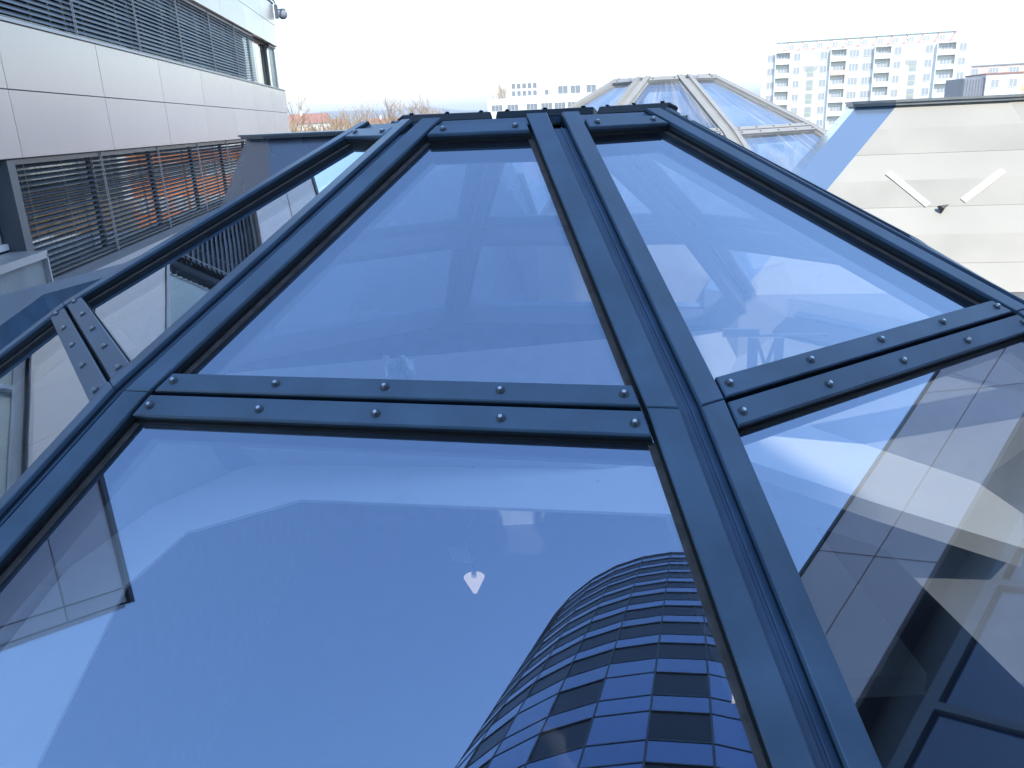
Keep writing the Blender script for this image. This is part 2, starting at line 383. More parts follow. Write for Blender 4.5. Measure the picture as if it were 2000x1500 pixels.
for k in range(8):
    a, b = ring(RB + .05, 0, k), ring(RB + .05, 0, k + 1); a2, b2 = ring(RB - .2, 0, k), ring(RB - .2, 0, k + 1)
    bz, tz = DECK - D2[2], ZB - (D1[2] + ZB - DECK) + .02
    pl.prism([p + V((0, 0, bz)) for p in (a, b, b2, a2)], [p + V((0, 0, tz)) for p in (a, b, b2, a2)])
pl.build('plinth', M_WALL, dome2)

# roof deck with two openings
bm = bmesh.new()
def loop(pts):
    vs = [bm.verts.new(p) for p in pts]
    return [bm.edges.new((vs[i], vs[(i + 1) % len(vs)])) for i in range(len(vs))]
tdir = V((-.0993, .99505, 0)); O = V((-5.373, -.536, 0))
ed = loop([O + tdir * -14 + V((0, 0, DECK)), (22, -14.5, DECK), (22, 26, DECK), tuple(O + tdir * 26 + V((0, 0, DECK)))])
for d, rz in ((D1, 0), (D2, R(2))):
    ed += loop([Matrix.Rotation(rz, 3, 'Z') @ ring(RB - .12, 0, k) + V((d[0], d[1], DECK)) for k in range(8)][::-1])
bmesh.ops.triangle_fill(bm, edges=ed, use_beauty=True)
me = bpy.data.meshes.new('roof_deck'); bm.to_mesh(me); bm.free(); me.materials.append(M_DECK)
o = inst('roof_deck', me); o['kind'] = 'structure'
# hall below the roof
FZ = -8.5
b = MB()
x0, x1, y0, y1 = -4.6, 9.5, -3.5, 16
b.face([(x0, y0, FZ), (x1, y0, FZ), (x1, y1, FZ), (x0, y1, FZ)]); struct('hall_floor', b, M_FLOOR)
b = MB()
for q in ([(x0, y0), (x1, y0)], [(x1, y0), (x1, y1)], [(x1, y1), (x0, y1)], [(x0, y1), (x0, y0)]):
    (ax, ay), (bx, by) = q; b.face([(ax, ay, FZ), (bx, by, FZ), (bx, by, DECK - .004), (ax, ay, DECK - .004)])
struct('hall_wall', b, M_WALL)
b = MB(); b.box(1.6, 3.1, 5.2, 13, -4.4, -4.2); struct('sun_catch_slab', b, M_WELL)  # added white slab, there to catch a sun patch in the hall

# light well ledge under the near dome
inner = [(1.52, 3.75), (.95, 4.37), (-1.41, 4.81), (-2.02, 4.43), (-2.13, 3.85), (-1.9, 2.5), (-1.1, 1.8), (.6, 1.7), (1.5, 2.5)]
outer = [(2.1, 4.1), (1.15, 5.06), (-1.9, 5.5), (-2.37, 4.8), (-2.55, 4.05), (-2.4, 2.3), (-1.5, 1.1), (.9, 1.0), (2.2, 2.2)]
zl = -2.3
lg = MB()
for i in range(1, 5):
    j = (i + 1) % 9
    lg.prism([(*inner[i], zl - .02), (*inner[j], zl - .02), (*outer[j], zl - .02), (*outer[i], zl - .02)],
             [(*inner[i], zl), (*inner[j], zl), (*outer[j], zl), (*outer[i], zl)])
struct('light_well_ledge', lg, M_WELL)
lg = MB(); ii = [(1.30, 4.55), (1.90, 3.81), (2.35, 3.31)]; oo = [(1.55, 5.45), (2.40, 4.66), (2.80, 4.06)]
for i in range(2): lg.prism([(*ii[i], -2.10), (*ii[i + 1], -2.10), (*oo[i + 1], -2.10), (*oo[i], -2.10)], [(*ii[i], -2.0), (*ii[i + 1], -2.0), (*oo[i + 1], -2.0), (*oo[i], -2.0)])
struct('light_well_shelf', lg, M_WELL)
pm = thing('pendant_lamp', (-.44, 6.72, -4.15), 0, 'white cone pendant lamp glowing below the large lower front pane', 'lamp')
M_GLOW = bpy.data.materials.new('lamp_glow'); M_GLOW.use_nodes = True; q_ = M_GLOW.node_tree.nodes['Principled BSDF']
q_.inputs['Base Color'].default_value = (.9, .85, .8, 1); q_.inputs['Emission Color'].default_value = (1, .86, .72, 1); q_.inputs['Emission Strength'].default_value = .25
lp = MB(); lp.tube((0, 0, -.12), (0, 0, .05), .02, .10, 20); lp.build('shade', M_GLOW, pm)
lp = MB(); lp.tube((0, 0, .05), (0, 0, .14), .03, .02, 10); lp.tube((0, 0, .14), (-.02, 0, 1.6), .006, .006, 6); lp.build('cord', M_STEEL, pm)
lp = MB(); lp.prism([(-.20, .05, .2), (-.02, .05, .16), (-.04, .05, .34), (-.24, .05, .36)], [(-.20, .07, .2), (-.02, .07, .16), (-.04, .07, .34), (-.24, .07, .36)]); lp.build('reflector', M_FOIL, pm)
# white letter sign hanging inside the dome
ls = thing('letter_sign', (1.31, 3.9, -1.25), R(-8), 'white letter M sign seen through the upper right pane near the cross bar', 'sign')
lm_ = MB()
for pts in ([(-.115, 0), (-.065, 0), (-.065, .155), (-.115, .155)], [(-.065, .10), (-.035, 0), (-.012, 0), (-.065, .155)], [(.015, .155), (-.035, .0), (-.012, 0), (.015, .10)], [(.015, 0), (.06, 0), (.06, .155), (.015, .155)]):
    lm_.prism([(x, 0, z) for x, z in pts], [(x, .012, z) for x, z in pts])
lm_.build('letter', M_LAMPW, ls)
lm_ = MB(); lm_.box(-.24, -.06, .013, .023, .16, .20); lm_.box(-.115, .28, .013, .023, .158, .172); lm_.build('bracket', M_LAMPW, ls)
rb = [V(D1) + ring(RB - .165, ZB - .12, k) for k in range(8)]
lw = MB()
def near8(p): return min(rb, key=lambda q: (q.xy - V(p)).length)
n9 = len(outer)
for i in range(n9):
    j = (i + 1) % n9
    A, B = near8(outer[i]), near8(outer[j])
    a, b_ = V((*outer[i], zl - .14)), V((*outer[j], zl - .14))
    if (A - B).length < 1e-4: lw.face([a, b_, A])
    else: lw.face([a, b_, B, A])
struct('light_well_wall', lw, mat('light_well_lining', (.40, .42, .45), .8, noise=.06))
# crumpled plastic sheet lying on the ledge
random.seed(11)
def foil(name, c0, w_, h_, label, rz=0):
    bm = bmesh.new(); bmesh.ops.create_grid(bm, x_segments=14, y_segments=10, size=.5)
    for v in bm.verts:
        v.co = V((v.co.x * w_, .05 * math.sin(v.co.y * 9 + v.co.x * 5) + random.uniform(-.015, .015), v.co.y * h_ + .02 * math.sin(v.co.x * 11)))
    me = bpy.data.meshes.new(name); bm.to_mesh(me); bm.free(); me.materials.append(M_FOIL)
    o = inst(name, me, loc=c0, rot=(R(-12), 0, rz)); md = o.modifiers.new('s', 'SOLIDIFY'); md.thickness = .003
    return tag(o, label, 'plastic sheet')
foil('plastic_sheet', (-.62, 4.30, -1.36), .16, .26, 'crumpled white plastic sheet seen through the large upper front pane', .2)

# ------------------------------------------------------------------ left office building
W = 5.4
LB = thing('office_building', (O.x, O.y, GZ), R(95.7), 'long silver panelled office building with dark blinds on the left', 'building')
Z = -GZ
xs, xe = 1.34, 37.55
b = MB(); b.box(xs + .05, xe, .42, 13, 0, Z + 4.7)
b.build('core_wall', M_WALL, LB)
mod = .665 * W; off = 2.27 * W
def panels(z0, z1, yf, xa, xb, th=.12):
    x = off - mod * 12
    while x < xb:
        a, bb = max(x, xa), min(x + mod, xb)
        if bb - a > .05:
            m_ = MB(); g_ = .006
            q = [V((a + g_, yf, z0 + g_)), V((bb - g_, yf, z0 + g_)), V((bb - g_, yf, z1 - g_)), V((a + g_, yf, z1 - g_))]
            m_.slab(q, V((0, -1, 0)), -th, random.uniform(-.0015, .0015), .004)
            m_.build('panel', M_PANEL, LB)
        x += mod
random.seed(8)
for z0, z1 in ((-.22, .675), (.675, 1.55)): panels(Z + z0, Z + z1, 0, xs, xe)
for z0, z1 in ((3.24, 4.05), (4.05, 4.86)): panels(Z + z0, Z + z1, .0, xs, xe - .55)
b = MB(); b.box(xs, xe, .125, .42, Z - .2, Z + 1.5); b.box(xs, xe - .6, .125, .42, Z + 3.26, Z + 4.84)
b.build('panel_backing', M_DARK, LB)
b = MB(); b.box(xs, xe, -.025, .35, Z + 1.556, Z + 1.60); b.build('sill_flashing', M_SILL, LB)
b = MB(); b.box(xs - .02, xe - .53, -.03, .42, Z + 4.866, Z + 4.93); b.build('roof_coping', M_DARK, LB)
b = MB(); b.box(xs - .05, xs - .01, .03, 12, Z - .2, Z + 1.55); b.box(xs - .05, xs - .01, .03, 12, Z + 3.25, Z + 4.85); b.build('end_panel', M_PANEL, LB)
# end return panels at the far corner
b = MB(); b.box(xe, xe + .03, .03, 12, Z - .2, Z + 1.55); b.box(xe - .54, xe - .50, .03, 12, Z + 3.25, Z + 4.85); b.build('end_panel', M_PANEL, LB)
# windows: mullions + panes
wm = .615 * W; wo = 2.23 * W
def win_row(z0, z1, k0, k1):
    for k in range(k0, k1):
        a, bb = wo + wm * k, wo + wm * (k + 1)
        if a > xe - .4: break
        bb = min(bb, xe - .05)
        m_ = MB(); fr = .06
        m_.box(a, a + fr, .26, .36, z0, z1); m_.box(bb - fr, bb, .26, .36, z0, z1)
        m_.box(a + fr, bb - fr, .26, .36, z0, z0 + fr); m_.box(a + fr, bb - fr, .26, .36, z1 - fr, z1)
        f = m_.build('window', M_FRAME, LB)
        m_ = MB(); m_.box(a + fr, bb - fr, .30, .32, z0 + fr, z1 - fr); m_.build('pane', M_WIN, f)
win_row(Z + 1.60, Z + 3.24, -3, 8)
win_row(Z - 1.95, Z - .22, 0, 7)
SW = wm - .024
sm = MB(); sm.slab([V((0, -.032, -.014)), V((SW, -.032, -.014)), V((SW, 0, .004)), V((0, 0, .004))], V((0, -.4, .9)).normalized(), -.001, .0012)
sm.slab([V((0, 0, .004)), V((SW, 0, .004)), V((SW, .034, .014)), V((0, .034, .014))], V((0, -.3, .95)).normalized(), -.001, .0012)
SLAT = sm.mesh('slat', M_SLAT)
def blind(k, z0, z1, tilt):
    a = wo + wm * k + .012; SW = min(wm - .024, xe - .62 - a); sc_ = SW / (wm - .024)
    m_ = MB(); n = int((z1 - z0) / .083)
    m_.box(a, a + SW, .10, .18, z1 - .07, z1 - .005)
    m_.box(a, a + SW, .115, .165, z0 + .02, z0 + .05)
    for u in (.02, SW - .03): m_.box(a + u, a + u + .014, .085, .097, z0, z1 - .01, 1)
    for u in (.38, SW / 2, SW - .38):
        m_.box(a + u, a + u + .014, .1015, .1035, z0 + .05, z1 - .07)
        m_.box(a + u, a + u + .014, .175, .177, z0 + .05, z1 - .07)
    B = m_.build('blind', [M_SLAT, M_SILL], LB)
    for i in range(n - 1):
        z = z1 - .11 - i * (z1 - z0 - .14) / (n - 1)
        inst('slat', SLAT, B, loc=(a, .14, z), rot=(R(tilt + random.uniform(-3, 3)), 0, 0)).scale = (sc_, 1, 1)
for k in range(0, 8):
    if k == 6: continue
    blind(k, Z + 1.61, Z + 3.23, 42)
for k in range(0, 6): blind(k, Z - 1.94, Z - .23, 6)
b = MB(); b.box(wo - .24, wo - .02, .02, .30, Z - 1.95, Z - .235); b.build('window_post', M_FRAME, LB)
b = MB(); b.box(xs, wo - .27, .30, .33, Z - 1.4, Z - .3); b.build('door_glass', M_LITE, LB)
b = MB(); b.box(xs, wo - .1, .24, .29, Z - 1.4, Z - 1.32); b.box(xs, wo - .27, .24, .29, Z - .34, Z - .235)
for u in (3, 5.4, 7.8, 9.8, 1.4): b.box(u, u + .07, .24, .29, Z - 1.32, Z - .34)
b.build('door_frame', M_LAMPW, LB)
# parapet wall below the windows, stepping down
b = MB(); b.box(xs, wo - .30, -.18, .28, 0, Z - 1.47); b.box(wo - .30, xe, -.18, .28, 0, Z - 2.0)
b.build('low_wall', M_WALL, LB)
b = MB(); b.box(xs, wo - .26, -.25, .24, Z - 1.466, Z - 1.43); b.box(xs, wo - .26, -.25, -.235, Z - 1.53, Z - 1.466)
b.box(wo - .298, wo - .26, -.25, .24, Z - 1.97, Z - 1.467)
b.box(wo - .256, xe, -.25, .24, Z - 1.996, Z - 1.965); b.box(wo - .256, xe, -.25, -.235, Z - 2.06, Z - 1.996)
b.build('wall_coping', M_SILL, LB)

# security camera on the far corner
cmr = thing('security_camera', O + tdir * 37.0 + V((.03, 0, 4.55)), R(95.7), 'small dome security camera on a bracket at the far roof corner of the panelled building', 'security camera')
b = MB(); b.box(-.02, .12, -.14, .0, -.22, .30); b.tube((.05, -.07, .3), (.05, -.02, .45), .03, .03, 8); b.tube((.05, -.02, .45), (-.3, .05, .48), .03, .03, 8); b.build('bracket', M_FRAME, cmr)
b = MB(); b.tube((.1, -.12, .12), (.75, -.22, .22), .035, .035, 8); b.tube((.75, -.22, .24), (.75, -.22, .1), .12, .16, 12); b.build('arm', M_FRAME, cmr)
bm = bmesh.new(); bmesh.ops.create_uvsphere(bm, u_segments=16, v_segments=10, radius=.2)
bmesh.ops.translate(bm, verts=bm.verts, vec=(.75, -.22, .02)); me = bpy.data.meshes.new('camera_head'); bm.to_mesh(me); bm.free(); me.materials.append(M_GREYC); inst('camera_head', me, cmr)

# low roof upstand between the dome and the office building
b = MB()
ridge = [V((-2.75, 3.3, -1.1)), V((-3.49, 6.04, -1.1)), V((-3.05, 7.9, -1.1))]
inn = [V((-2.72, 3.3, -1.75)), V((-3.42, 5.98, -1.75)), V((-2.5, 7.9, -1.5))]
outr = [p + V((-.35, 0, 0)) for p in ridge]
b.face([inn[0], inn[1], ridge[1], ridge[0]]); b.face([inn[1], inn[2], ridge[2], ridge[1]])
for i in (0, 1):
    b.face([ridge[i], ridge[i + 1], outr[i + 1], outr[i]])
    b.face([outr[i], outr[i + 1], V((outr[i + 1].x, outr[i + 1].y, DECK)), V((outr[i].x, outr[i].y, DECK))])
    b.face([inn[i + 1], inn[i], V((inn[i].x, inn[i].y, DECK)), V((inn[i + 1].x, inn[i + 1].y, DECK))])
for i in (0, 2): b.face([ridge[i], outr[i], V((outr[i].x, outr[i].y, DECK)), V((inn[i].x, inn[i].y, DECK)), inn[i]])
tag(b.build('roof_upstand', M_PAINT), 'blue metal clad roof upstand between the near dome and the grey low wall', 'upstand')

# ------------------------------------------------------------------ rooftop lanterns (frustums with a flat cap)
def lantern(top, bot, label, skins, capz, group=None):
    """top / bot: matching world corner lists, counter clockwise"""
    cx = sum(p.x for p in top) / len(top); cy = sum(p.y for p in top) / len(top)
    root = thing('roof_lantern', (cx, cy, DECK), 0, label, 'roof lantern', group); o_ = V((cx, cy, DECK))
    n = len(top)
    for i in range(n):
        j = (i + 1) % n
        a, b_, c_, d_ = bot[i] - o_, bot[j] - o_, top[j] - o_, top[i] - o_
        nn = (b_ - a).cross(d_ - a).normalized()
        rows = skins[i][0]
        for r_ in range(rows):
            t0, t1 = r_ / rows, (r_ + 1) / rows
            q = [a.lerp(d_, t0), b_.lerp(c_, t0), b_.lerp(c_, t1), a.lerp(d_, t1)]
            m_ = MB(); lift = .008 * (r_ % 2)
            m_.slab(q, nn, -.03, .0 + lift * .25, .001); m_.build('sheet', skins[i][1 + r_ % (len(skins[i]) - 1)], root)
    m_ = MB(); g2 = [p - o_ for p in bot]; m_.prism([V((p.x, p.y, 0)) for p in g2], [V((p.x, p.y, p.z)) - V((0, 0, .005)) for p in g2]); m_.build('plinth', M_WALL, root)
    ct = sum((p for p in top), V()) / n
    m_ = MB()
    ov = [ct + (p - ct) * 1.05 - o_ for p in top]; ov2 = [ct + (p - ct) * 1.065 - o_ for p in top]
    m_.prism([V((p.x, p.y, p.z - .012)) for p in ov], [V((p.x, p.y, p.z + .012)) for p in ov])
    m_.prism([V((p.x, p.y, p.z + .0125)) for p in ov2], [V((p.x, p.y, p.z + .03)) for p in ov2])
    m_.build('cap', M_CAPM, root)
    return root
def poly_from(P0, d0, lens, turn, z):
    pts = [P0]; a = d0
    for L in lens: pts.append(pts[-1] + V((math.sin(a), math.cos(a), 0)) * L); a -= turn
    return pts
# right lantern: octagon whose front edge runs P0 -> P1
F1 = V((3.048, 6.50, -.012)); F1b = V((3.807, 6.377, -.012))
e = (F1b - F1).normalized(); nrm = V((e.y, -e.x, 0))
def oct_from(A, B):
    L = (B - A).length; ang = math.atan2((B - A).y, (B - A).x); pts = [A]; a = ang
    for i in range(7): pts.append(pts[-1] + V((math.cos(a), math.sin(a), 0)) * L * (1.0 if i % 2 == 0 else .47)); a += R(45)
    return pts
ZC = -.012
top = [F1, F1b, V((4.25, 6.6, ZC)), V((4.7, 7.8, ZC)), V((4.2, 8.4, ZC)), V((3.36, 8.17, ZC)), V((2.855, 6.788, ZC))]
ct = sum(top, V()) / 7
def spread(top, drop, run):
    n = len(top); lines = []
    for i in range(n):
        d = (top[(i + 1) % n] - top[i]).normalized(); out = V((d.y, -d.x, 0)); lines.append((top[i] + out * run[i % len(run)], d))
    res = []
    for i in range(n):
        (p, d), (q, e_) = lines[i - 1], lines[i]
        den = d.x * e_.y - d.y * e_.x; t = ((q.x - p.x) * e_.y - (q.y - p.y) * e_.x) / den
        r_ = p + d * t; res.append(V((r_.x, r_.y, top[0].z - drop)))
    return res
dr = 1.25
botR = spread(top, dr, [dr * k_ for k_ in (.839, .94, .9, .8, .8, .81, 1.30)])
RLskin = [(7, M_BEIGE, M_BEIGE2), (1, M_BEIGE), (1, M_GSHEET), (1, M_GSHEET), (1, M_GSHEET), (1, M_BSHEET), (1, M_BSHEET)]
RL = lantern(top, botR, 'right roof lantern with sunlit beige banded front slope and side tinted with reflected sky', RLskin, 0, 'roof lanterns with flat caps')
def on_front(p, h):   # point of front slope
    return p
nf = V((.133, -.754, .643))
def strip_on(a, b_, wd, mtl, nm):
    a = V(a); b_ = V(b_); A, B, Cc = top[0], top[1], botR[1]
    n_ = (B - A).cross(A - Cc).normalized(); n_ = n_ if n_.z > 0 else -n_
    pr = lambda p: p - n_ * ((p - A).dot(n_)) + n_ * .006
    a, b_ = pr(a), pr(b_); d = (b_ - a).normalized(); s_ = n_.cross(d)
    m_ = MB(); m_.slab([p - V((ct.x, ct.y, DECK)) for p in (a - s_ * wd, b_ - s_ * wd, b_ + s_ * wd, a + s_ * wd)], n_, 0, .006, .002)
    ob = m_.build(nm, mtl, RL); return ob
strip_on((2.84, 6.127, -.496), (3.051, 5.898, -.72), .024, M_STRIP, 'light_streak')  # white strips stand in for bright streaks of reflected light
strip_on((3.616, 5.984, -.503), (3.288, 5.877, -.696), .024, M_STRIP, 'light_streak')
m_ = MB()
pc = V((3.13, 5.855, -.757)) - V((ct.x, ct.y, DECK))
m_.prism([pc + V(v) for v in ((-.036, 0, .036), (.036, -.007, .04), (-.004, -.014, -.014))], [pc + V(v) + V((0, -.035, .02)) for v in ((-.032, 0, .025), (.029, -.007, .032), (-.004, -.014, 0))])
m_.build('vent_hood', M_DARK, RL)
# left lantern
A_, B_ = V((-2.322, 8.5, -.066)), V((-.95, 8.26, -.05))
topL = oct_from(A_, B_)
botL = spread(topL, 1.9, [1.9 * .839, .9, 1.4, 1.2, 1.4, .9, 1.2, .75])
LL = lantern(topL, botL, 'left roof lantern with grey slope and thin flat cap beside the panelled building', [(3, M_GSHEET)] + [(1, M_GSHEET)] * 7, 0, 'roof lanterns with flat caps')

# ------------------------------------------------------------------ building wing behind right (seen in the panes)
wn = V((math.sin(R(121.06)), math.cos(R(121.06)), 0)); wt = V((math.sin(R(31.06)), math.cos(R(31.06)), 0)); wd_ = 8.0
WB = thing('office_wing', (wn * wd_).to_tuple()[:2] + (GZ,), math.atan2(wt.y, wt.x) - math.pi, 'panelled office wing reflected in the lower right pane', 'building')
# local x = -wt, local y = into the building? choose: rotate so y points away from the dome
WB.rotation_euler[2] = math.atan2(-wn.x, wn.y) if False else math.atan2(wn.y, wn.x) - math.pi / 2
# local +y = wn, local +x = wn rotated -90 deg
xa, xb = -18.05, 5.0
b = MB(); b.box(xa, xb, .5, 9, 0, Z + 8.2); b.build('core_wall', M_DARK, WB)  # dark core puts the window recess shadow into its colour
def wing_panels(z0, z1):
    x = xa
    while x < xb - .1:
        e_ = min(x + 4.6, xb); m_ = MB()
        q = [V((x + .012, 0, z0 + .012)), V((e_ - .012, 0, z0 + .012)), V((e_ - .012, 0, z1 - .012)), V((x + .012, 0, z1 - .012))]
        m_.slab(q, V((0, -1, 0)), -.1, 0, .004); m_.build('panel', M_PANEL, WB); x = e_
for z0, z1 in ((6.03, 7.16), (7.16, 8.32), (.9, 1.9), (1.9, 2.9), (-2.6, -1.7)): wing_panels(Z + z0, Z + z1)
b = MB(); b.box(xa, xb, .101, .5, Z + 6.05, Z + 8.3); b.box(xa, xb, .101, .5, Z + .92, Z + 2.88); b.build('panel_backing', M_DARK, WB)
b = MB(); b.box(xa, xb, -.03, .6, Z + 8.325, Z + 8.385); b.build('roof_coping', M_DARK, WB)
x = xa
while x < xb - .5:
    for z0, z1 in ((2.92, 6.02), (-1.68, .88)):
        m_ = MB(); m_.box(x, x + .12, .22, .42, Z + z0, Z + z1 - .7); m_.box(x + .12, x + 2.3, .22, .42, Z + z1 - .9, Z + z1 - .70); m_.box(x + .12, x + 2.3, .22, .42, Z + z0, Z + z0 + .1)
        f = m_.build('window', M_FRAME, WB)
        m_ = MB(); m_.box(x + .12, x + 2.3, .30, .34, Z + z0 + .1, Z + z1 - .9); m_.build('pane', M_WINB, f)
    x += 2.3

# ------------------------------------------------------------------ round tower behind (seen in the panes)
TR = 10.52; tc_ = V((-3.41, -17.67, 0))
TW = thing('round_tower', (tc_.x, tc_.y, GZ), 0, 'round glazed office tower with dark window bands reflected in the lower front pane', 'tower')
rows = [(49.48, 48.7), (47.64, 46.4), (45.52, 44.11), (43.3, 41.77), (40.81, 39.44), (38.37, 36.76), (35.63, 33.9), (32.77, 30.87), (29.66, 27.73),
        (26.12, 23.87), (22.49, 20.31), (18.87, 16.7), (15.25, 13.1), (11.65, 9.5), (8.05, 5.9)]
zs = [r_[0] for r_ in rows] + [4.45]
NS = 38
b = MB(); k_ = [(math.cos(2 * math.pi * i / NS), math.sin(2 * math.pi * i / NS)) for i in range(NS)]
b.prism([(x * (TR - .25), y * (TR - .25), 0) for x, y in k_], [(x * (TR - .25), y * (TR - .25), Z + zs[0] - .1) for x, y in k_])
b.build('core_wall', M_WINB, TW)
PW = 2 * TR * math.tan(math.pi / NS)
cell = MB(); cell.box(-PW / 2 + .03, PW / 2 - .03, -.08, .02, 0, 1); SPM = cell.mesh('spandrel', M_SPAN)
cell = MB(); cell.box(-PW / 2 + .02, PW / 2 - .02, -.06, .05, 0, 1); WNM = cell.mesh('window', M_TWIN)
cell = MB(); cell.box(-.028, .028, -.095, .03, 0, 1); MUL = cell.mesh('mullion', M_FRAME)
cell = MB(); cell.box(-PW / 2, PW / 2, -.10, .03, -.028, .028); TRM = cell.mesh('transom', M_FRAME)
to_cam = math.atan2(-tc_.y, -tc_.x)
random.seed(2)
nW = 0
for i in range(NS):
    a = 2 * math.pi * (i + .5) / NS
    dlt = (a - to_cam + math.pi) % (2 * math.pi) - math.pi
    if abs(dlt) > 1.35: continue
    rx = V((math.cos(a), math.sin(a), 0)) * TR
    rz = a + math.pi / 2
    am = a - math.pi / NS; rm = V((math.cos(am), math.sin(am), 0)) * (TR / math.cos(math.pi / NS))
    o_ = inst('mullion', MUL, TW, loc=rm + V((0, 0, Z - 12)), rot=(0, 0, am + math.pi / 2)); o_.scale = (1, 1, zs[0] + 12)
    for f, (q1, q0) in enumerate(rows):
        nxt = zs[f + 1]
        win = f < 9 or (i % 2 == 0)
        o_ = inst('window' if win else 'spandrel', WNM if win else SPM, TW, loc=rx + V((0, 0, Z + q0 + .04)), rot=(0, 0, rz)); o_.scale = (1, 1, q1 - q0 - .08)
        o_ = inst('spandrel', SPM, TW, loc=rx + V((0, 0, Z + nxt + .04)), rot=(0, 0, rz)); o_.scale = (1, 1, q0 - nxt - .08)
        for zz in (q1, q0): inst('transom', TRM, TW, loc=rx + V((0, 0, Z + zz)), rot=(0, 0, rz))

# ------------------------------------------------------------------ far buildings
def far_window(w_, h_, div, mw=M_FRAME):
    m_ = MB(); m_.box(-w_ / 2, w_ / 2, -.02, .05, 0, h_, 1)
    ft = .07
    m_.box(-w_ / 2 - ft, -w_ / 2, -.06, .05, -ft, h_ + ft); m_.box(w_ / 2, w_ / 2 + ft, -.06, .05, -ft, h_ + ft)
    m_.box(-w_ / 2, w_ / 2, -.06, .05, -ft, 0); m_.box(-w_ / 2, w_ / 2, -.06, .05, h_, h_ + ft)
    for d in range(1, div):
        x = -w_ / 2 + w_ * d / div; m_.box(x - .04, x + .04, -.05, -.02, 0, h_)
    return m_.mesh('window', [M_WHITE, MATS['far_glass']])
mat('far_glass', (.40, .42, .43), .3, spec=.6)
AP = thing('apartment_block', (59.6, 195, GZ), R(-18), 'tall white apartment block with balconies and green stair strips', 'building')
AW, AH, FP = 42.4, 27.7, 2.85
b = MB(); b.box(0, AW, 0, 12, 0, AH); b.build('wall', M_WHITE, AP)
b = MB(); b.box(9.0, 33.0, -.03, .1, AH - 4.4, AH - .02); b.build('cream_band', M_CREAM, AP)
for x in (10.35, 31.1):
    b = MB(); b.box(x - 1.7, x + 1.7, -.06, .05, 0, AH - 3.2); b.tube((x, -.06, AH - 3.2), (x, .05, AH - 3.2), 1.7, 1.7, 20); b.build('stair_bay', M_WHITE, AP)
    for f in range(9):
        z0 = AH - 4.2 - FP * f
        if z0 < 2: continue
        b = MB(); b.box(x - .75, x + .75, -.10, -.06, z0 - 1.4, z0 + .9); o_ = b.build('stair_panel', M_GREEN, AP)
        b = MB(); b.box(x - .65, x + .65, -.13, -.101, z0 - .2, z0 + .75); b.box(x - .65, x + .65, -.13, -.101, z0 - 1.2, z0 - .5); b.build('pane', MATS['far_glass'], o_)
W2 = far_window(1.3, 1.35, 2); W3 = far_window(1.9, 1.35, 3)
for x, me_ in ((1.85, W2), (7.4, W2), (13.0, W2), (19.2, W3), (22.0, W3), (27.9, W2), (34.0, W2), (40.4, W2)):
    for f in range(9):
        inst('window', me_, AP, loc=(x, -.05, AH - 1.9 - FP * f))
for x0_, x1_ in ((2.9, 5.9), (14.4, 17.6), (23.3, 26.5), (35.5, 39.0)):
    b = MB(); b.box(x0_ - .12, x0_ + .05, -.8, 0, 0, AH - .3); b.box(x1_ - .05, x1_ + .1, -.8, 0, 0, AH - .3); b.box(x0_ - .12, x1_ + .1, -.85, 0, AH - .3, AH - .1)
    b.build('balcony_frame', M_WHITE, AP)
    b = MB(); b.box(x0_ + .06, x1_ - .06, -.02, .02, 1, AH - .4); b.build('recess', M_CREAM, AP)
    for f in range(9):
        z0 = AH - 2.5 - FP * f
        b = MB(); b.box(x0_ + .05, x1_ - .05, -.8, 0, z0 - .2, z0 - .05); b.box(x0_ + .05, x1_ - .05, -.86, -.79, z0 - .2, z0 + .85)
        b.build('balcony', M_PINK if (x0_ == 14.4 and f == 1) else M_WHITE, AP)
        inst('window', W3, AP, loc=((x0_ + x1_) / 2, -.05, z0 + .55))
b = MB()
b.prism([(3, 2, AH), (AW - 3, 2, AH), (AW - 3, 10, AH), (3, 10, AH)], [(3, 3.0, AH + 2.1), (AW - 3, 3.0, AH + 2.1), (AW - 3, 9, AH + 2.1), (3, 9, AH + 2.1)]); b.build('attic', M_WHITE, AP)
b = MB(); b.box(2.8, AW - 2.8, 2.6, 9.4, AH + 2.1, AH + 2.25); b.build('roof', M_GROOF, AP)
b = MB(); b.box(2.8, AW - 2.8, 1.85, 1.98, AH + .35, AH + .5); b.build('gutter', M_STRUT, AP)
for i in range(12):
    x = 4.4 + i * 3.05
    b = MB(); b.prism([(x, 1.8, AH + .1), (x + .22, 1.8, AH + .1), (x + .22, 2.6, AH + .1), (x, 2.6, AH + .1)], [(x + 1.1, 1.9, AH + 2.1), (x + 1.3, 1.9, AH + 2.1), (x + 1.3, 2.6, AH + 2.1), (x + 1.1, 2.6, AH + 2.1)])
    b.build('roof_strut', M_STRUT, AP)
for i in range(11): inst('window', W2, AP, loc=(6.1 + i * 3.05, 2.2, AH + .55)).scale = (.8, 1, .7)
for x in (8.8, 11.4, 29.5, 32.4):
    b = MB(); b.box(x - .35, x + .35, 5, 6, AH + 2.25, AH + 3.5); b.box(x - .45, x + .45, 4.9, 6.1, AH + 3.5, AH + 3.65); b.build('chimney', M_WHITE, AP)
b = MB(); b.tube((30, 5, AH + 2.2), (30, 5, AH + 5.6), .05, .03, 5)
for k in range(4): b.tube((29.4, 5, AH + 3.6 + k * .5), (30.6, 5, AH + 3.6 + k * .5), .03, .03, 4)
b.build('antenna', M_FRAME, AP)

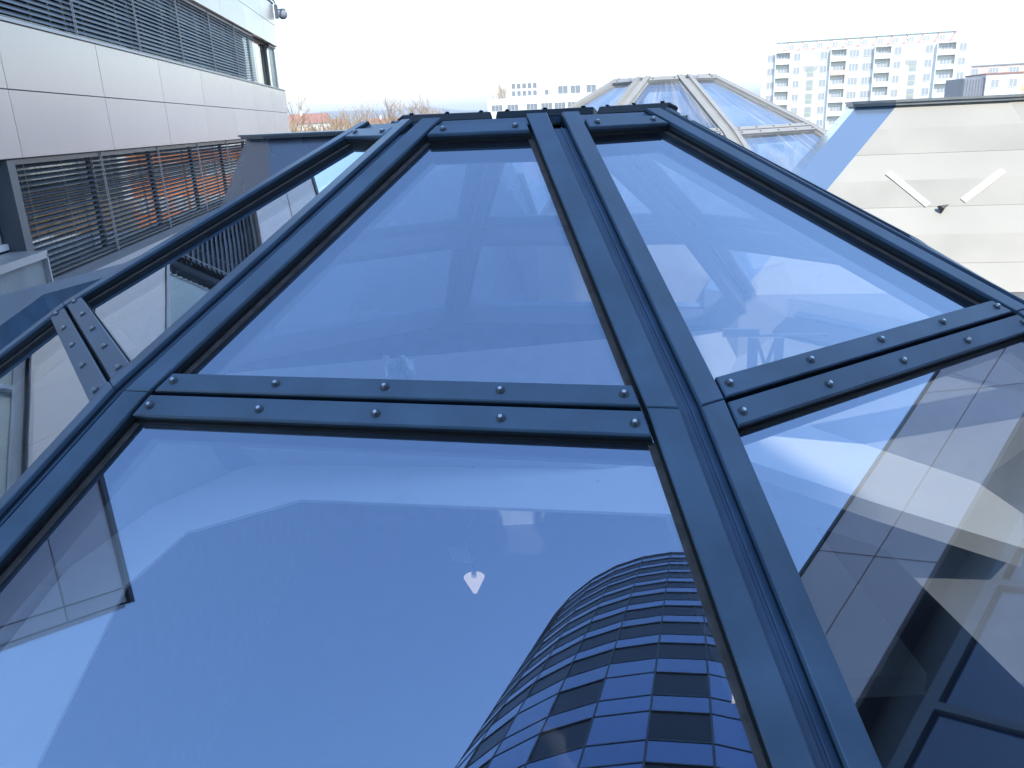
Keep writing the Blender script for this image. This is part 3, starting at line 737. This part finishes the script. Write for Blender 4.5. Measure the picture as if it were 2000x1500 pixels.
# long white building
WHB = thing('white_office_block', (-3.2, 232, GZ), R(0), 'long low white building with grey windows beyond the near dome', 'building')
b = MB(); b.box(0, 46, 0, 14, 0, Z + 5.4); b.build('lower_wall', M_WHITE, WHB)
b = MB(); b.box(5.2, 44, 1.5, 13, Z + 5.4, Z + 8.9); b.box(5.2, 17, 1.2, 13, Z + 5.4, Z + 9.6); b.build('upper_wall', M_WHITE, WHB)
b = MB(); b.box(9, 10.6, 4, 6, Z + 9.6, Z + 10.3); b.box(21, 22, 4, 6, Z + 8.9, Z + 9.5); b.box(36, 37, 4, 6, Z + 8.9, Z + 9.8); b.build('roof_vent', M_WHITE, WHB)
_fg = MATS['far_glass']; MATS['far_glass'] = mat('grey_office_glass', (.20, .22, .24), .3, spec=.6)
wa = far_window(1.0, 1.3, 1); wb_ = far_window(2.6, 2.0, 2); wc = far_window(2.9, 1.5, 3)
MATS['far_glass'] = _fg
for r_ in range(2):
    for i in range(5): inst('window', wa, WHB, loc=(7.2 + i * 1.45, 1.15, Z + 5.9 + r_ * 1.9))
for x in (20.6, 24.0, 28.3, 35, 40.5): inst('window', wb_, WHB, loc=(x, 1.45, Z + 6.0))
inst('window', wa, WHB, loc=(16.2, 1.15, Z + 5.9))
for x in (2.5, 6.8, 12, 16, 19.6, 23.2, 28.5, 31.7, 36, 41): inst('window', wc, WHB, loc=(x, -.05, Z + 2.3))
for x in (2.5, 6.8, 12, 16, 19.6, 23.2, 28.5, 31.7, 36, 41): inst('window', wc, WHB, loc=(x, -.05, Z - 1.2))

def block(name, x, y, w_, d_, h_, rz, wallm, label, roofm=None, roof_h=0, floors=3, cols=5, ww=None, bands=None, group=None):
    r_ = thing(name, (x, y, GZ), R(rz), label, 'building', group)
    b = MB(); b.box(0, w_, 0, d_, 0, h_); b.build('wall', wallm, r_)
    if roof_h:
        b = MB(); b.prism([(-.4, -.4, h_), (w_ + .4, -.4, h_), (w_ + .4, d_ + .4, h_), (-.4, d_ + .4, h_)],
                          [(.6, d_ / 2 - .1, h_ + roof_h), (w_ - .6, d_ / 2 - .1, h_ + roof_h), (w_ - .6, d_ / 2 + .1, h_ + roof_h), (.6, d_ / 2 + .1, h_ + roof_h)])
        ro = b.build('roof', roofm or M_RED, r_)
        b = MB(); b.box(w_ * .3, w_ * .3 + .8, d_ * .4, d_ * .4 + .8, h_ + roof_h * .5, h_ + roof_h + .8); b.build('chimney', M_WHITE, ro)
    else:
        b = MB(); b.box(-.15, w_ + .15, -.15, d_ + .15, h_, h_ + .25); b.build('roof', roofm or M_GREYC, r_)
    me_ = ww or W2; fh = h_ / floors
    for f in range(floors):
        if bands:
            b = MB(); b.box(.3, w_ - .3, -.04, 0, f * fh + .05, f * fh + .9); b.build('band', bands, r_)
        for c_ in range(cols):
            inst('window', me_, r_, loc=((c_ + .5) * w_ / cols, -.05, f * fh + 1.05))
    return r_
# right edge
block('panel_block', 112, 207, 60, 12, 23.2, -20, M_PINK, 'long pale pink panel block with yellow bands at the right edge', floors=8, cols=14, ww=W3, bands=M_YEL)
gb = block('gable_building', 91, 160, 6.2, 12, 20.1, -12, M_WHITE, 'white building with grey slatted side wall in front of the pink panel block', floors=6, cols=2, roofm=M_RED)
b = MB(); b.box(-3.6, -.01, .5, 12, 0, 19.7); b.build('annex', M_GREYC, gb)
for i in range(7):
    b = MB(); b.box(-3.5 + i * .5, -3.35 + i * .5, .4, .5, 3, 19.4); b.build('fin', M_GREYC, gb)
# orange buildings across the street (mirrored in the windows)
block('terrace_house', -5, 95, 15, 9, 14.2, -2, M_ORANGE, 'orange rendered house hidden behind the near dome and mirrored in the office windows', floors=4, cols=8, roof_h=0)
hs = [(-60, 240, 12, M_WHITE, 4.6, 'white house with red roof behind the bare trees nearest the office building'),
      (-40, 250, 15, M_CREAM, 2.6, 'cream house with red roof left of the twin bare trees'),
      (-27.5, 215, 13, M_WHITE, 1.6, 'white house with long red roof below the tall bare tree'),
      (-16, 330, 14, M_PINK, 2.0, 'pinkish house with red roof left of the white block'),
      (-9, 260, 10, M_WHITE, 2.8, 'white low house touching the left end of the white block'),
      (-52, 400, 18, M_CREAM, 3.0, 'cream row house far behind the brown thicket'),
      (-34, 460, 16, M_WHITE, 4.0, 'distant white house with red roof between hill and thicket'),
      (-80, 330, 20, M_WHITE, 3.6, 'wide white house at the end of the office facade')]
for (x, y, w_, m__, zt_, lb) in hs:
    block('house', x, y, w_, 9, Z + zt_ - 3.2, random.uniform(-12, 10), m__, lb, roof_h=2.6, floors=4, cols=4, group='houses with red roofs beyond the roof')
for (x, y, w_, zt_, lb) in ((84, 330, 16, 4.5, 'red roofed house left of the apartment block'), (50, 420, 18, 7.0, 'distant white house with red roof behind the far dome')):
    block('house', x - 5, y, w_, 9, Z + zt_ - 2.6, -8, M_CREAM, lb, roof_h=2.6, floors=4, cols=4, group='houses with red roofs beyond the roof')

# ------------------------------------------------------------------ bare trees
def bare_tree(x, y, H, label, seed, spread_=.5, dens=3, base=GZ):
    rnd = random.Random(seed)
    r_ = thing('bare_tree', (x, y, base), rnd.uniform(0, 6), label, 'tree', 'bare trees beyond the roof')
    tr, cr = MB(), MB()
    def grow(p, d, L, r, lv):
        q = p + d * L
        (tr if lv < 1 else cr).tube(p, q, r, r * .68, 5 if lv < 2 else 3)
        if lv >= 5: return
        n = dens if lv < 4 else dens + 1
        for i in range(n):
            t = 1 if i == 0 else rnd.uniform(.45, 1)
            nd = (d + V((rnd.gauss(0, spread_), rnd.gauss(0, spread_), rnd.uniform(0, .35)))).normalized()
            grow(p.lerp(q, t), nd, L * rnd.uniform(.62, .85), max(r * .6, .018), lv + 1)
    H *= 1.22; grow(V((0, 0, 0)), V((0, 0, 1)), H * .30, H * .014, 0)
    tr.build('trunk', M_BARK, r_); cr.build('crown', M_TWIG, r_)
tl = [(-25.6, 104, 17.0, 'bare brown tree right beside the far end of the office building'),
      (-21.5, 112, 16.5, 'second bare tree from the office building in the brown thicket'),
      (-19.5, 128, 18.2, 'twiggy bare tree rising from the thicket left of the twin trees'),
      (-17.6, 140, 19.8, 'left of the twin bare trees standing above the thicket'),
      (-15.2, 145, 18.6, 'low bare tree between the twin trees and the tall pale one'),
      (-19.4, 190, 21.5, 'tall pale bare tree standing against the hill'),
      (-17.0, 194, 21.0, 'bare tree just right of the tall pale one'),
      (-32.5, 122, 17.2, 'bare tree whose left half hides behind the office facade'),
      (-28.5, 135, 17.6, 'bushy bare tree behind the thicket front row'),
      (-24.0, 150, 18.0, 'bare tree far back in the brown thicket'),
      (2.0, 262, 24.0, 'tall bare tree poking above the left end of the white block'),
      (39.5, 82, 12.2, 'brown bare tree at the right edge below the pink panel block'),
      (44.0, 88, 12.6, 'bare tree partly cut by the right picture edge')]
for i, (x, y, H_, lb) in enumerate(tl): bare_tree(x, y, H_, lb, 40 + i, .5 if i != 10 else .25)

# undergrowth mass
rnd = random.Random(77); b = MB()
for i in range(11000):
    if i < 8600: x, y = rnd.uniform(-50, -13), rnd.uniform(92, 200); z0 = GZ + rnd.uniform(4, 14.0) + .8 * math.sin(x * .6) + .6 * math.sin(y * .31); H_ = rnd.uniform(1.2, 3.6)
    else: x, y = rnd.uniform(9, 48), rnd.uniform(60, 88); z0 = GZ + rnd.uniform(2, 10); H_ = rnd.uniform(1.2, 3.2)
    p = V((x, y, z0)); q = p + V((rnd.gauss(0, .8), rnd.gauss(0, .8), H_)); b.tube(p, q, .09, .03, 3)
o_ = b.build('thicket', M_TWIG); o_['kind'] = 'stuff'; tag(o_, 'brown leafless thicket beyond the roof at the end of the office building', 'thicket')

# ------------------------------------------------------------------ haze
hz = MB(); hz.box(-8500, 8500, -8500, 8500, GZ - 1, 140)
hm = bpy.data.materials.new('haze'); hm.use_nodes = True; t = hm.node_tree; t.nodes.clear()
ou = t.nodes.new('ShaderNodeOutputMaterial'); pv = t.nodes.new('ShaderNodeVolumePrincipled')
pv.inputs['Color'].default_value = (.86, .91, 1, 1); pv.inputs['Density'].default_value = .0004; pv.inputs['Anisotropy'].default_value = 0
t.links.new(pv.outputs[0], ou.inputs['Volume'])
struct('haze', hz, hm, 'stuff')
